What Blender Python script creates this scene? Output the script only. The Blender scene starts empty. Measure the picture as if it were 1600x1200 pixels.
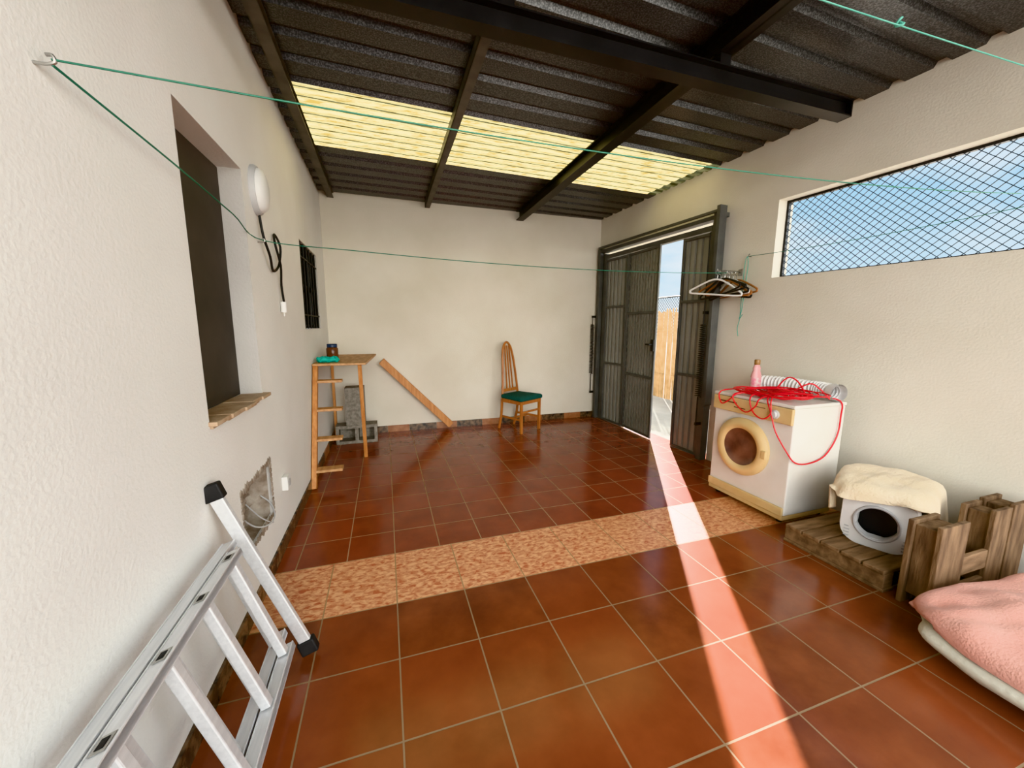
import bpy, math, random
from mathutils import Vector, Matrix
random.seed(7)
SC=bpy.context.scene
try: SC.view_settings.view_transform='Khronos PBR Neutral'
except Exception: SC.view_settings.view_transform='Standard'
COL=SC.collection
V=Vector
# ---------------------------------------------------------------- materials
def newmat(name):
    m=bpy.data.materials.new(name);m.use_nodes=True
    nt=m.node_tree;b=nt.nodes['Principled BSDF'];return m,nt,b
def pm(name,c1,c2=None,scale=8,rough=.5,metal=0,bump=0,bscale=None,detail=4,stretch=None,coat=0,trans=0,lo=.35,hi=.65,spec=.5,sheen=0):
    m,nt,b=newmat(name)
    L=nt.links
    tc=nt.nodes.new('ShaderNodeTexCoord');mp=nt.nodes.new('ShaderNodeMapping')
    L.new(tc.outputs['Object'],mp.inputs['Vector'])
    if stretch: mp.inputs['Scale'].default_value=stretch
    n=nt.nodes.new('ShaderNodeTexNoise');n.inputs['Scale'].default_value=scale;n.inputs['Detail'].default_value=detail
    L.new(mp.outputs[0],n.inputs['Vector'])
    r=nt.nodes.new('ShaderNodeValToRGB')
    r.color_ramp.elements[0].position=lo;r.color_ramp.elements[1].position=hi
    c2=c2 or c1
    r.color_ramp.elements[0].color=(*c1,1);r.color_ramp.elements[1].color=(*c2,1)
    L.new(n.outputs['Fac'],r.inputs['Fac']);L.new(r.outputs['Color'],b.inputs['Base Color'])
    b.inputs['Roughness'].default_value=rough;b.inputs['Metallic'].default_value=metal
    b.inputs['Specular IOR Level'].default_value=spec
    if coat: b.inputs['Coat Weight'].default_value=coat
    if trans: b.inputs['Transmission Weight'].default_value=trans
    if sheen: b.inputs['Sheen Weight'].default_value=sheen
    if bump:
        n2=nt.nodes.new('ShaderNodeTexNoise');n2.inputs['Scale'].default_value=bscale or scale*4;n2.inputs['Detail'].default_value=4
        L.new(mp.outputs[0],n2.inputs['Vector'])
        bp=nt.nodes.new('ShaderNodeBump');bp.inputs['Strength'].default_value=bump;bp.inputs['Distance'].default_value=.01
        L.new(n2.outputs['Fac'],bp.inputs['Height']);L.new(bp.outputs[0],b.inputs['Normal'])
    return m
def wallmat(name,c1,c2,grime=False):
    m=pm(name,c1,c2,scale=1.3,rough=.85,bump=.2,bscale=80,spec=.2)
    return m
def tilemat(name,oy,colw,rowh,c1,c2,c3,mortar,kind='terra'):
    m,nt,b=newmat(name);L=nt.links
    tc=nt.nodes.new('ShaderNodeTexCoord');mp=nt.nodes.new('ShaderNodeMapping')
    mp.inputs['Location'].default_value=(0,-oy,0)
    L.new(tc.outputs['Object'],mp.inputs['Vector'])
    br=nt.nodes.new('ShaderNodeTexBrick');br.offset=0;br.squash=1
    br.inputs['Scale'].default_value=1;br.inputs['Brick Width'].default_value=colw;br.inputs['Row Height'].default_value=rowh
    br.inputs['Mortar Size'].default_value=.0036;br.inputs['Mortar Smooth'].default_value=.15
    br.inputs['Color1'].default_value=(0,0,0,1);br.inputs['Color2'].default_value=(1,1,1,1);br.inputs['Mortar'].default_value=(.5,.5,.5,1)
    L.new(mp.outputs[0],br.inputs['Vector'])
    n=nt.nodes.new('ShaderNodeTexNoise');L.new(tc.outputs['Object'],n.inputs['Vector'])
    r=nt.nodes.new('ShaderNodeValToRGB')
    if kind=='terra':
        n.inputs['Scale'].default_value=4.5;n.inputs['Detail'].default_value=6;n.inputs['Roughness'].default_value=.6
        r.color_ramp.elements[0].position=.3;r.color_ramp.elements[1].position=.72
    else:
        mp2=nt.nodes.new('ShaderNodeMapping');mp2.inputs['Scale'].default_value=(.6,1.2,1);mp2.inputs['Rotation'].default_value=(0,0,.45)
        L.new(tc.outputs['Object'],mp2.inputs['Vector']);L.new(mp2.outputs[0],n.inputs['Vector'])
        n.inputs['Scale'].default_value=44;n.inputs['Detail'].default_value=8;n.inputs['Roughness'].default_value=.6
        n.inputs['Distortion'].default_value=.7
        r.color_ramp.elements[0].position=.36;r.color_ramp.elements[1].position=.60
    r.color_ramp.elements[0].color=(*c1,1);r.color_ramp.elements[1].color=(*c2,1)
    L.new(n.outputs['Fac'],r.inputs['Fac'])
    mx=nt.nodes.new('ShaderNodeMix');mx.data_type='RGBA'
    mlt=nt.nodes.new('ShaderNodeMath');mlt.operation='MULTIPLY';mlt.inputs[1].default_value=.6 if kind=='terra' else .2
    L.new(br.outputs['Color'],mlt.inputs[0]);L.new(mlt.outputs[0],mx.inputs['Factor'])
    L.new(r.outputs['Color'],mx.inputs['A']);mx.inputs['B'].default_value=(*c3,1)
    mx2=nt.nodes.new('ShaderNodeMix');mx2.data_type='RGBA'
    L.new(br.outputs['Fac'],mx2.inputs['Factor']);L.new(mx.outputs['Result'],mx2.inputs['A']);mx2.inputs['B'].default_value=(*mortar,1)
    L.new(mx2.outputs['Result'],b.inputs['Base Color'])
    rr=nt.nodes.new('ShaderNodeMapRange');rr.inputs['To Min'].default_value=.16 if kind=='terra' else .33;rr.inputs['To Max'].default_value=.8
    L.new(br.outputs['Fac'],rr.inputs['Value']);L.new(rr.outputs[0],b.inputs['Roughness'])
    inv=nt.nodes.new('ShaderNodeMath');inv.operation='MULTIPLY_ADD';inv.inputs[1].default_value=-1;L.new(br.outputs['Fac'],inv.inputs[0])
    n3=nt.nodes.new('ShaderNodeTexNoise');n3.inputs['Scale'].default_value=9;L.new(tc.outputs['Object'],n3.inputs['Vector'])
    m3=nt.nodes.new('ShaderNodeMath');m3.operation='MULTIPLY';m3.inputs[1].default_value=.35;L.new(n3.outputs['Fac'],m3.inputs[0])
    L.new(m3.outputs[0],inv.inputs[2])
    bp=nt.nodes.new('ShaderNodeBump');bp.inputs['Strength'].default_value=.5;bp.inputs['Distance'].default_value=.003
    L.new(inv.outputs[0],bp.inputs['Height']);L.new(bp.outputs[0],b.inputs['Normal'])
    return m
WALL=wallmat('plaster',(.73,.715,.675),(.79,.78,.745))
WALL_SHADE=wallmat('plaster_reveal_shade',(.46,.44,.41),(.54,.52,.49))  # wall plaster greyed to put shade on the far reveal faces of openings
WALLB=wallmat('plaster_back',(.68,.64,.545),(.75,.715,.63))
T_FRONT=tilemat('terracotta_tile_front',1.855,.345,.345,(.105,.030,.014),(.235,.075,.033),(.24,.062,.028),(.26,.18,.105))
T_BACK=tilemat('terracotta_tile_back',2.31,.275,.275,(.15,.034,.018),(.26,.065,.032),(.25,.055,.027),(.36,.24,.14))
T_BAND=tilemat('mottled_tile_band',1.855,.345,.455,(.40,.09,.035),(.72,.41,.225),(.62,.32,.165),(.36,.24,.13),'band')
ROOFM=pm('galvanised_roof',(.055,.058,.062),(.17,.175,.185),scale=120,rough=.32,metal=.5,detail=3,lo=.42,hi=.68)
STEELBLK=pm('black_painted_steel',(.006,.006,.007),(.015,.015,.017),scale=6,rough=.42,bump=.05)
STEELGREY=pm('grey_primer_steel',(.085,.083,.078),(.14,.135,.125),scale=7,rough=.5,metal=.1)
GATE=pm('dark_galvanised_steel',(.085,.09,.088),(.12,.125,.12),scale=6,rough=.5,metal=0)
GATESH=pm('gate_sheet_metal',(.24,.245,.225),(.29,.295,.27),scale=3,rough=.5,metal=0)
ALU=pm('brushed_aluminium',(.66,.67,.68),(.74,.75,.76),scale=25,rough=.4,metal=.45,bump=.03,stretch=(3,.3,3))
RUBBER=pm('black_rubber',(.012,.012,.013),(.025,.025,.025),scale=15,rough=.7)
PINE=pm('pine_wood',(.46,.19,.065),(.60,.29,.11),scale=6,rough=.5,stretch=(6,6,.6),bump=.05)
PINEH=pm('pine_board',(.42,.22,.10),(.58,.34,.17),scale=6,rough=.55,stretch=(5,.8,5),bump=.05)
CHAIRW=pm('varnished_cherry_wood',(.36,.13,.04),(.48,.20,.065),scale=8,rough=.3,stretch=(5,5,.6))
GREENF=pm('green_fabric',(.006,.06,.052),(.015,.10,.08),scale=60,rough=.9,bump=.3,bscale=200)
CONC=pm('grey_concrete',(.20,.185,.16),(.32,.30,.26),scale=30,rough=.95,bump=.6,bscale=120)
WHITEE=pm('white_enamel',(.68,.66,.61),(.75,.74,.70),scale=3,rough=.3)
BEIGE=pm('yellowed_plastic',(.62,.45,.22),(.69,.53,.29),scale=4,rough=.4)
DARKGL=pm('dark_smoked_glass',(.10,.05,.04),(.22,.12,.09),scale=7,rough=.08,coat=.5)
BLK=pm('matt_black',(.008,.008,.008),(.014,.014,.014),rough=.6)
MESHW=pm('blue_black_mesh_wire',(.03,.05,.075),(.05,.075,.10),rough=.5)
CHROME=pm('worn_steel',(.35,.34,.32),(.5,.5,.48),scale=20,rough=.3,metal=.9)
WHITEP=pm('white_plastic',(.70,.70,.68),(.76,.76,.74),scale=5,rough=.4)
GREYP=pm('light_grey_plastic',(.42,.42,.42),(.5,.5,.5),scale=5,rough=.5)
REDC=pm('red_cable_plastic',(.60,.014,.025),(.72,.025,.04),scale=5,rough=.4)
HOSE=pm('white_corrugated_plastic',(.74,.73,.71),(.78,.77,.76),scale=6,rough=.4)
TOWEL=pm('cream_fleece',(.70,.58,.40),(.77,.66,.49),scale=5,rough=.95,bump=.5,bscale=90,sheen=.2)
PINK=pm('pink_fleece',(.72,.33,.26),(.79,.42,.34),scale=5,rough=.95,bump=.5,bscale=110,sheen=.2)
PILLOW=pm('white_cotton',(.60,.575,.45),(.68,.655,.55),scale=4,rough=.9,bump=.3,bscale=60)
PALLET=pm('weathered_pallet_wood',(.13,.08,.045),(.28,.18,.105),scale=5,rough=.85,stretch=(1,5,5),bump=.5,bscale=20)
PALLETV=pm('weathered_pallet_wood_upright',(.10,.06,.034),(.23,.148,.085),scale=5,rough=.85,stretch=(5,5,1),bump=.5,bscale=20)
PANEL=pm('brown_painted_shutter',(.04,.035,.03),(.07,.06,.052),scale=3,rough=.6,bump=.1)
GREENW=pm('green_plastic_line',(.02,.15,.095),(.04,.20,.13),rough=.5)
TEALC=pm('teal_cord',(.08,.34,.27),(.12,.4,.32),rough=.6)
TEALB=pm('teal_cloth',(.0,.34,.28),(.02,.46,.38),scale=20,rough=.8,bump=.3)
JAR=pm('brown_jar',(.10,.035,.015),(.16,.06,.03),scale=10,rough=.25)
NAVY=pm('navy_lid',(.02,.04,.09),(.03,.05,.12),rough=.4)
PINKL=pm('pink_liquid_bottle',(.75,.35,.36),(.80,.45,.45),scale=5,rough=.2)
LABELW=pm('bottle_label',(.75,.62,.58),(.72,.20,.28),scale=40,rough=.4)
GOLD=pm('brown_gold_cap',(.28,.14,.05),(.36,.2,.08),rough=.35)
SILL=pm('beige_sill_tile',(.36,.24,.15),(.50,.37,.25),scale=12,rough=.6,bump=.3)
ROUGHB=pm('broken_masonry',(.20,.15,.11),(.42,.37,.31),scale=14,rough=.95,bump=1,bscale=30)
MARB=pm('dark_marble_skirting',(.02,.018,.016),(.20,.13,.08),scale=22,rough=.25,detail=8)
MARB2=pm('brown_tile_skirting',(.26,.11,.05),(.40,.20,.11),scale=14,rough=.3)
REED=pm('dry_reed',(.35,.22,.10),(.50,.34,.18),scale=9,rough=.8)
GROUND=pm('pale_concrete_ground',(.36,.34,.30),(.44,.42,.37),scale=2,rough=.9,bump=.3)
WOODH=pm('brown_wood_hanger',(.26,.10,.035),(.36,.16,.06),rough=.35)
ORANGE=pm('orange_plastic',(.7,.12,.01),(.75,.15,.02),rough=.4)
GLASS=pm('dark_window_glass',(.01,.011,.012),(.02,.021,.022),rough=.08)
# translucent roof panel
m,nt,b=newmat('yellow_translucent_panel')
nt.nodes.remove(b);out=nt.nodes['Material Output']
tc=nt.nodes.new('ShaderNodeTexCoord');mp=nt.nodes.new('ShaderNodeMapping');mp.inputs['Scale'].default_value=(2.2,20,1)
n=nt.nodes.new('ShaderNodeTexNoise');n.inputs['Scale'].default_value=3;n.inputs['Detail'].default_value=10;n.inputs['Roughness'].default_value=.72
r=nt.nodes.new('ShaderNodeValToRGB');r.color_ramp.elements[0].position=.40;r.color_ramp.elements[1].position=.54
r.color_ramp.elements[0].color=(.085,.062,.018,1);r.color_ramp.elements[1].color=(.225,.20,.10,1)
tr=nt.nodes.new('ShaderNodeBsdfTranslucent');df=nt.nodes.new('ShaderNodeBsdfDiffuse');ms=nt.nodes.new('ShaderNodeMixShader')
ms.inputs[0].default_value=.15
nt.links.new(tc.outputs['Object'],mp.inputs[0]);nt.links.new(mp.outputs[0],n.inputs['Vector']);nt.links.new(n.outputs['Fac'],r.inputs[0])
nt.links.new(r.outputs[0],tr.inputs[0]);nt.links.new(r.outputs[0],df.inputs[0]);nt.links.new(tr.outputs[0],ms.inputs[1]);nt.links.new(df.outputs[0],ms.inputs[2]);nt.links.new(ms.outputs[0],out.inputs[0])
STRIP=m
# ---------------------------------------------------------------- mesh builder
class MB:
    def __init__(s): s.v=[];s.f=[];s.m=[];s.sm=[]
    def add(s,vs,fs,mi=0,smooth=False):
        o=len(s.v);s.v+= [tuple(x) for x in vs]
        for f in fs: s.f.append([o+i for i in f]);s.m.append(mi);s.sm.append(smooth)
        return s
    def box(s,a,b,mi=0,mat=None):
        (x0,y0,z0),(x1,y1,z1)=a,b
        vs=[V(p) for p in [(x0,y0,z0),(x1,y0,z0),(x1,y1,z0),(x0,y1,z0),(x0,y0,z1),(x1,y0,z1),(x1,y1,z1),(x0,y1,z1)]]
        if mat: vs=[mat@v for v in vs]
        return s.add(vs,[(0,3,2,1),(4,5,6,7),(0,1,5,4),(1,2,6,5),(2,3,7,6),(3,0,4,7)],mi)
    def beam(s,p,q,w,h,up=(0,0,1),mi=0):
        p,q=V(p),V(q);d=(q-p).normalized();up=V(up)
        sd=d.cross(up)
        if sd.length<1e-4: sd=d.cross(V((1,0,0)))
        sd.normalize();u2=sd.cross(d)
        vs=[]
        for c in (p,q):
            for a,b_ in ((-1,-1),(1,-1),(1,1),(-1,1)): vs.append(c+sd*a*w/2+u2*b_*h/2)
        return s.add(vs,[(0,1,2,3),(7,6,5,4),(0,4,5,1),(1,5,6,2),(2,6,7,3),(3,7,4,0)],mi)
    def tube(s,pts,r,seg=8,closed=False,mi=0,sub=4,cap=True,smooth=True):
        pts=[V(p) for p in pts]
        if sub>1 and len(pts)>2:
            P=[];n=len(pts)
            rng=range(n if closed else n-1)
            for i in rng:
                p0=pts[(i-1)%n] if closed or i>0 else pts[0]*2-pts[1]
                p1=pts[i];p2=pts[(i+1)%n]
                p3=pts[(i+2)%n] if closed or i+2<n else pts[-1]*2-pts[-2]
                for k in range(sub):
                    t=k/sub
                    P.append(.5*((2*p1)+(p2-p0)*t+(2*p0-5*p1+4*p2-p3)*t*t+(3*p1-p0-3*p2+p3)*t**3))
            if not closed: P.append(pts[-1])
            pts=P
        n=len(pts);vs=[];fs=[]
        T=(pts[1]-pts[0]).normalized();N=T.orthogonal().normalized()
        for i,p in enumerate(pts):
            if closed: t=(pts[(i+1)%n]-pts[i-1])
            else: t=pts[min(i+1,n-1)]-pts[max(i-1,0)]
            if t.length>1e-9: t.normalize()
            else: t=T
            N=(N-t*N.dot(t));
            if N.length<1e-5: N=t.orthogonal()
            N.normalize();Bn=t.cross(N)
            rr=r(i/(n-1)) if callable(r) else r
            for k in range(seg):
                a=2*math.pi*k/seg;vs.append(p+(N*math.cos(a)+Bn*math.sin(a))*rr)
        for i in range(n if closed else n-1):
            j=(i+1)%n
            for k in range(seg):
                l=(k+1)%seg;fs.append((i*seg+k,i*seg+l,j*seg+l,j*seg+k))
        if cap and not closed:
            fs.append(tuple(range(seg-1,-1,-1)));fs.append(tuple((n-1)*seg+k for k in range(seg)))
        return s.add(vs,fs,mi,smooth)
    def lathe(s,prof,seg=24,mat=None,mi=0,sx=1,sy=1):
        vs=[];fs=[];n=len(prof)
        for r_,z in prof:
            for k in range(seg):
                a=2*math.pi*k/seg;p=V((r_*math.cos(a)*sx,r_*math.sin(a)*sy,z));vs.append(mat@p if mat else p)
        for i in range(n-1):
            for k in range(seg):
                l=(k+1)%seg;fs.append((i*seg+k,i*seg+l,(i+1)*seg+l,(i+1)*seg+k))
        fs.append(tuple(range(seg-1,-1,-1)));fs.append(tuple((n-1)*seg+k for k in range(seg)))
        return s.add(vs,fs,mi,True)
    def cyl(s,p,q,r,seg=16,mi=0): return s.tube([p,q],r,seg,mi=mi,sub=1)
def ob(name,mb,mats,parent=None,loc=None,rot=None,bevel=0,label=None,cat=None,kind=None,group=None,subsurf=0):
    me=bpy.data.meshes.new(name);me.from_pydata(mb.v,[],mb.f);me.update()
    if not isinstance(mats,(list,tuple)): mats=[mats]
    for x in mats: me.materials.append(x)
    me.polygons.foreach_set('material_index',mb.m)
    me.polygons.foreach_set('use_smooth',mb.sm)
    o=bpy.data.objects.new(name,me);COL.objects.link(o)
    if any(mb.sm):
        try: me.set_sharp_from_angle(angle=math.radians(40))
        except Exception: pass
    if loc: o.location=loc
    if rot: o.rotation_euler=rot
    if parent: o.parent=parent
    if bevel:
        md=o.modifiers.new('bevel','BEVEL');md.width=bevel;md.segments=2;md.limit_method='ANGLE'
    if subsurf:
        md=o.modifiers.new('sub','SUBSURF');md.levels=subsurf;md.render_levels=subsurf
    if label:o['label']=label
    if cat:o['category']=cat
    if kind:o['kind']=kind
    if group:o['group']=group
    return o
def top(name,loc,label,cat,rot=None,kind=None,group=None):
    e=bpy.data.objects.new(name,None);e.empty_display_size=.1;COL.objects.link(e);e.location=loc
    if rot:e.rotation_euler=rot
    e['label']=label;e['category']=cat
    if kind:e['kind']=kind
    if group:e['group']=group
    return e
def wall_mesh(u0,u1,z0,z1,holes,y0,y1,rev=0):
    us=sorted({u0,u1,*[h[0] for h in holes],*[h[1] for h in holes]});zs=sorted({z0,z1,*[h[2] for h in holes],*[h[3] for h in holes]})
    mb=MB()
    def solid(i,j):
        if i<0 or j<0 or i>=len(us)-1 or j>=len(zs)-1: return False
        cu=(us[i]+us[i+1])/2;cz=(zs[j]+zs[j+1])/2
        return not any(h[0]<cu<h[1] and h[2]<cz<h[3] for h in holes)
    for i in range(len(us)-1):
        for j in range(len(zs)-1):
            if not solid(i,j): continue
            a,b_,c,d=us[i],us[i+1],zs[j],zs[j+1]
            mb.add([(a,y0,c),(b_,y0,c),(b_,y0,d),(a,y0,d)],[(0,1,2,3)])
            mb.add([(a,y1,c),(b_,y1,c),(b_,y1,d),(a,y1,d)],[(3,2,1,0)])
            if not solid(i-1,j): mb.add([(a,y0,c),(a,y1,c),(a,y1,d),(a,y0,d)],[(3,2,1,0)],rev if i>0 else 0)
            if not solid(i+1,j): mb.add([(b_,y0,c),(b_,y1,c),(b_,y1,d),(b_,y0,d)],[(0,1,2,3)])
            if not solid(i,j-1): mb.add([(a,y0,c),(b_,y0,c),(b_,y1,c),(a,y1,c)],[(3,2,1,0)])
            if not solid(i,j+1): mb.add([(a,y0,d),(b_,y0,d),(b_,y1,d),(a,y1,d)],[(0,1,2,3)])
    return mb
XL=-.662;YB=5.2
def roofz(y): return 2.925+.012*(YB-y)
RW_LOC=(3.07,5.2,0);RW_ANG=math.atan2(-1,.055)
def xr(y): return 3.07+.055*(5.2-y)
# ---------------------------------------------------------------- shell
mb=MB()
def quad(x0,x1,x2,x3,y0,y1,mi): mb.add([(x0,y0,0),(x1,y0,0),(x2,y1,0),(x3,y1,0)],[(0,1,2,3)],mi)
yy=[-2,1.855,2.31,YB+.0]
for i in range(3): quad(XL,xr(yy[i])+.16,xr(yy[i+1])+.16,XL,yy[i],yy[i+1],i)
mb.add([(XL,-2,-.1),(3.62,-2,-.1),(3.2,YB,-.1),(XL,YB,-.1)],[(3,2,1,0)],0)
ob('floor',mb,[T_FRONT,T_BAND,T_BACK],label='glossy terracotta square tiles with a mottled peach tile band',cat='floor',kind='structure')
holesL=[(1.74,2.42,1.02,2.18),(3.80,4.66,1.36,2.12),(1.97,2.44,.31,.63)]
ob('wall_left',wall_mesh(-1.3,YB+.2,0,3.03,holesL,0,.25,1),[WALL,WALL_SHADE],loc=(XL,0,0),rot=(0,0,math.pi/2),label='white painted rough plaster side wall',cat='wall',kind='structure')
mb=MB();mb.box((XL,YB,0),(3.6,YB+.2,3.0));ob('wall_back',mb,WALLB,label='off-white plaster end wall',cat='wall',kind='structure')
DS0,DS1,DZ=.14,2.12,2.46
ob('wall_right',wall_mesh(0,6.2,0,3.05,[(DS0,DS1,0,DZ),(2.635,4.95,1.82,2.46)],0,.18),WALLB,loc=RW_LOC,rot=(0,0,RW_ANG),label='off-white plaster side wall with gate and high opening',cat='wall',kind='structure')
# roof, ribs along X (slightly skewed to the walls)
SK=.038
def sk(x): return SK*(x+.5)
mb=MB()
def sheetrows(y0,y1,pitch,prof,x0,x1,mi):
    pts=[];n=round((y1-y0)/pitch)
    for i in range(n):
        for a,h in prof: pts.append((y0+(i+a)*pitch,h))
    pts.append((y1,prof[0][1]))
    for i in range(len(pts)-1):
        (ya,ha),(yb,hb)=pts[i],pts[i+1];za,zb=roofz(ya)+ha,roofz(yb)+hb
        mb.add([(x0,ya+sk(x0),za),(x1,ya+sk(x1),za),(x1,yb+sk(x1),zb),(x0,yb+sk(x0),zb)],[(3,2,1,0)],mi)
PM=[(0,0),(.62,0),(.70,.03),(.92,.03)]
PT=[(0,0),(.45,0),(.5,.016),(.9,.016)]
sheetrows(-.61,3.05,.2153,PM,-.95,3.75,0)
sheetrows(3.05,3.95,.1125,PT,-.53,3.75,1)
sheetrows(3.05,3.95,.18,PM,-.95,-.53,0)
sheetrows(3.95,5.45,.2143,PM,-.95,3.75,0)
ob('ceiling',mb,[ROOFM,STRIP],label='corrugated galvanised roof sheets with yellow translucent strip',cat='ceiling',kind='structure')
def channel(y0,y1,x0,x1,h,t,z_off=0):
    mb=MB()
    def zz(y): return roofz(y)-z_off
    for (xa,xb,da,db) in ((x0,x0+t,0,h),(x0,x1,h-t,h),(x0,x1,0,t)):
        vs=[]
        for y in (y0,y1):
            z=zz(y);vs+=[(xa,y,z-db),(xb,y,z-db),(xb,y,z-da),(xa,y,z-da)]
        mb.add(vs,[(3,2,1,0),(4,5,6,7),(0,1,5,4),(1,2,6,5),(2,3,7,6),(3,0,4,7)])
    return mb
ob('trim_1',channel(-.6,YB-.02,-.575,-.505,.06,.006),STEELGREY,label='grey steel channel rafter beside plaster wall',cat='roof beam',kind='structure')
ob('trim_2',channel(-.6,YB-.02,.54,.60,.07,.006),STEELGREY,label='thin grey steel channel rafter under roof sheets',cat='roof beam',kind='structure')
mb=MB()
for (xa,xb,da,db) in ((1.75,1.85,.11,.12),(1.75,1.85,0,.01),(1.795,1.805,.0,.12)):
    vs=[]
    for y in (-.6,YB-.02):
        z=roofz(y);vs+=[(xa,y,z-db),(xb,y,z-db),(xb,y,z-da),(xa,y,z-da)]
    mb.add(vs,[(3,2,1,0),(4,5,6,7),(0,1,5,4),(1,2,6,5),(2,3,7,6),(3,0,4,7)])
ob('trim_3',mb,STEELBLK,label='black steel rafter running to the end wall',cat='roof beam',kind='structure')
mb=MB();z1=roofz(1.87)-.12;z0=z1-.155;z1=z1-.055
mb.box((XL,1.82,z1-.008),(2.80,1.90,z1));mb.box((XL,1.82,z0),(2.80,1.90,z0+.008));mb.box((XL,1.855,z0+.008),(2.80,1.865,z1-.008))
mb.box((2.795,1.82,z0),(2.805,1.90,z1))
for xc in (-.54,.57,1.8): mb.box((xc-.035,1.83,z1),(xc+.035,1.89,z1+.055))
ob('trim_4',mb,STEELBLK,label='black steel cross beam under rafters',cat='roof beam',kind='structure')
# baseboards
mb=MB();x=XL;k=0
while x<3.05:
    w=.28 if k%2==0 else .36
    x2=min(x+w,3.07);mb.box((x+.002,YB-.012,0),(x2-.002,YB,.085),mi=k%2);x=x2;k+=1
ob('baseboard_back',mb,[MARB2,MARB],label='skirting of alternating brown and dark marbled tiles',cat='skirting',kind='structure')
mb=MB();y=-1.2;k=0
while y<5.15:
    y2=min(y+.34,5.18);mb.box((XL,y+.002,0),(XL+.012,y2-.002,.085),mi=k%2 if y>3 else 1);y=y2;k+=1
ob('baseboard_left',mb,[MARB2,MARB],label='dark marbled tile skirting along plaster wall',cat='skirting',kind='structure')
# window 1 (left, shutter)
w=top('window_1',(XL,2.08,1.02),'recessed wall opening with dark brown shutter and tiled sill','window',kind='structure')
mb=MB();mb.box((-.13,-.335,.005),(-.10,.335,1.155));ob('shutter',mb,PANEL,parent=w,bevel=.003)
mb=MB()
for i in range(5):
    a=-.35+i*.143
    mb.box((-.10,a,-.012),(.03+.008*((i*7)%3),a+.142,.005+.002*(i%2)),mat=None)
    mb.box((-.06,a+.01,-.024),(.012+.008*(i%2),a+.135,-.012))
ob('sill',mb,SILL,parent=w,bevel=.002)
# window 2 barred
w=top('window_2',(XL,4.23,1.36),'small dark window with black iron bars','window',kind='structure')
mb=MB();mb.box((-.10,-.425,.005),(-.08,.425,.755));ob('glass_pane',mb,GLASS,parent=w)
mb=MB()
for a in (-.42,.39): mb.box((-.06,a,.01),(-.02,a+.03,.75))
for z in (.01,.37,.72): mb.box((-.06,-.42,z),(-.02,.42,z+.03))
ob('frame',mb,BLK,parent=w,bevel=.002)
mb=MB()
for i in range(6): mb.cyl((-.012,-.36+i*.144,.005),(-.012,-.36+i*.144,.755),.008,8)
for z in (.12,.62): mb.box((-.022,-.42,z),(-.002,.42,z+.012))
ob('security_bars',mb,BLK,parent=w)
# niche
mb=MB()
yc0,yc1,zc0,zc1=1.972,2.438,.312,.628
N=14;vs=[];rr_=random.Random(3)
for i in range(N+1):
    for j in range(N+1):
        edge=(i in(0,N) or j in (0,N))
        vs.append((XL-(.02 if edge else .10)+(0 if edge else rr_.uniform(-.025,.025)),yc0+(yc1-yc0)*i/N,zc0+(zc1-zc0)*j/N))
fs=[(i*(N+1)+j,(i+1)*(N+1)+j,(i+1)*(N+1)+j+1,i*(N+1)+j+1) for i in range(N) for j in range(N)]
mb.add(vs,fs,0)
def chips(y0_,y1_,z0_,z1_,n):
    for i in range(n):
        t=i/(n-1);p=(XL+.002,y0_+(y1_-y0_)*t,z0_+(z1_-z0_)*t);s_=rr_.uniform(.012,.022)
        mb.lathe([(.001,-.003),(s_,-.002),(s_*.8,.002),(.001,.003)],6,Matrix.Translation(p)@Matrix.Rotation(math.pi/2,4,'Y'),sx=rr_.uniform(.7,1.5))
chips(yc0,yc1,zc0,zc0,16);chips(yc0,yc1,zc1,zc1,16);chips(yc0,yc0,zc0,zc1,12);chips(yc1,yc1,zc0,zc1,12)
ob('trim_5',mb,ROUGHB,label='broken masonry recess low in plaster wall',cat='wall recess',kind='structure')
e=top('loose_wire',(XL,2.3,.36),'grey loose electric wires sticking out of wall recess','wire')
mb=MB();mb.tube([(-.06,-.2,.1),(-.02,-.12,.0),(.02,-.05,-.03),(.03,.03,-.02),(.0,.09,.03),(-.05,.1,.08)],.004,6)
mb.tube([(-.06,-.1,.12),(-.01,-.06,.02),(.025,.0,-.045),(.01,.06,-.06)],.003,6);ob('strand',mb,GREYP,parent=e)
# high window with diamond mesh
w=top('window_3',RW_LOC,'wide high opening with dark diamond security mesh','window',rot=(0,0,RW_ANG),kind='structure')
a0,a1,b0,b1=2.635,4.95,1.82,2.46
mb=MB();d0,d1=.10,.13
mb.box((a0,d0,b0),(a1,d1,b0+.018));mb.box((a0,d0,b1-.018),(a1,d1,b1));mb.box((a0,d0,b0+.018),(a0+.018,d1,b1-.018));mb.box((a1-.018,d0,b0+.018),(a1,d1,b1-.018))
ob('frame',mb,STEELBLK,parent=w)
mb=MB();px,pz=.060,.053
H_=b1-b0
for sgn in (1,-1):
    k=-20
    while True:
        u0=a0+k*px;dx=H_/pz*px
        if sgn==1: p=[u0,b0,u0+dx,b1]
        else: p=[u0+dx,b0,u0,b1]
        if u0>a1: break
        k+=1
        ua,za,ub,zb=p
        if ua>ub: ua,za,ub,zb=ub,zb,ua,za
        if ub<=a0 or ua>=a1: continue
        if ua<a0: za=za+(zb-za)*(a0-ua)/(ub-ua);ua=a0
        if ub>a1: zb=za+(zb-za)*(a1-ua)/(ub-ua);ub=a1
        if ub-ua<.01: continue
        mb.beam((ua,.115+sgn*.002,za),(ub,.115+sgn*.002,zb),.004,.0055,up=(0,1,0))
ob('diamond_mesh',mb,MESHW,parent=w)
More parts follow.
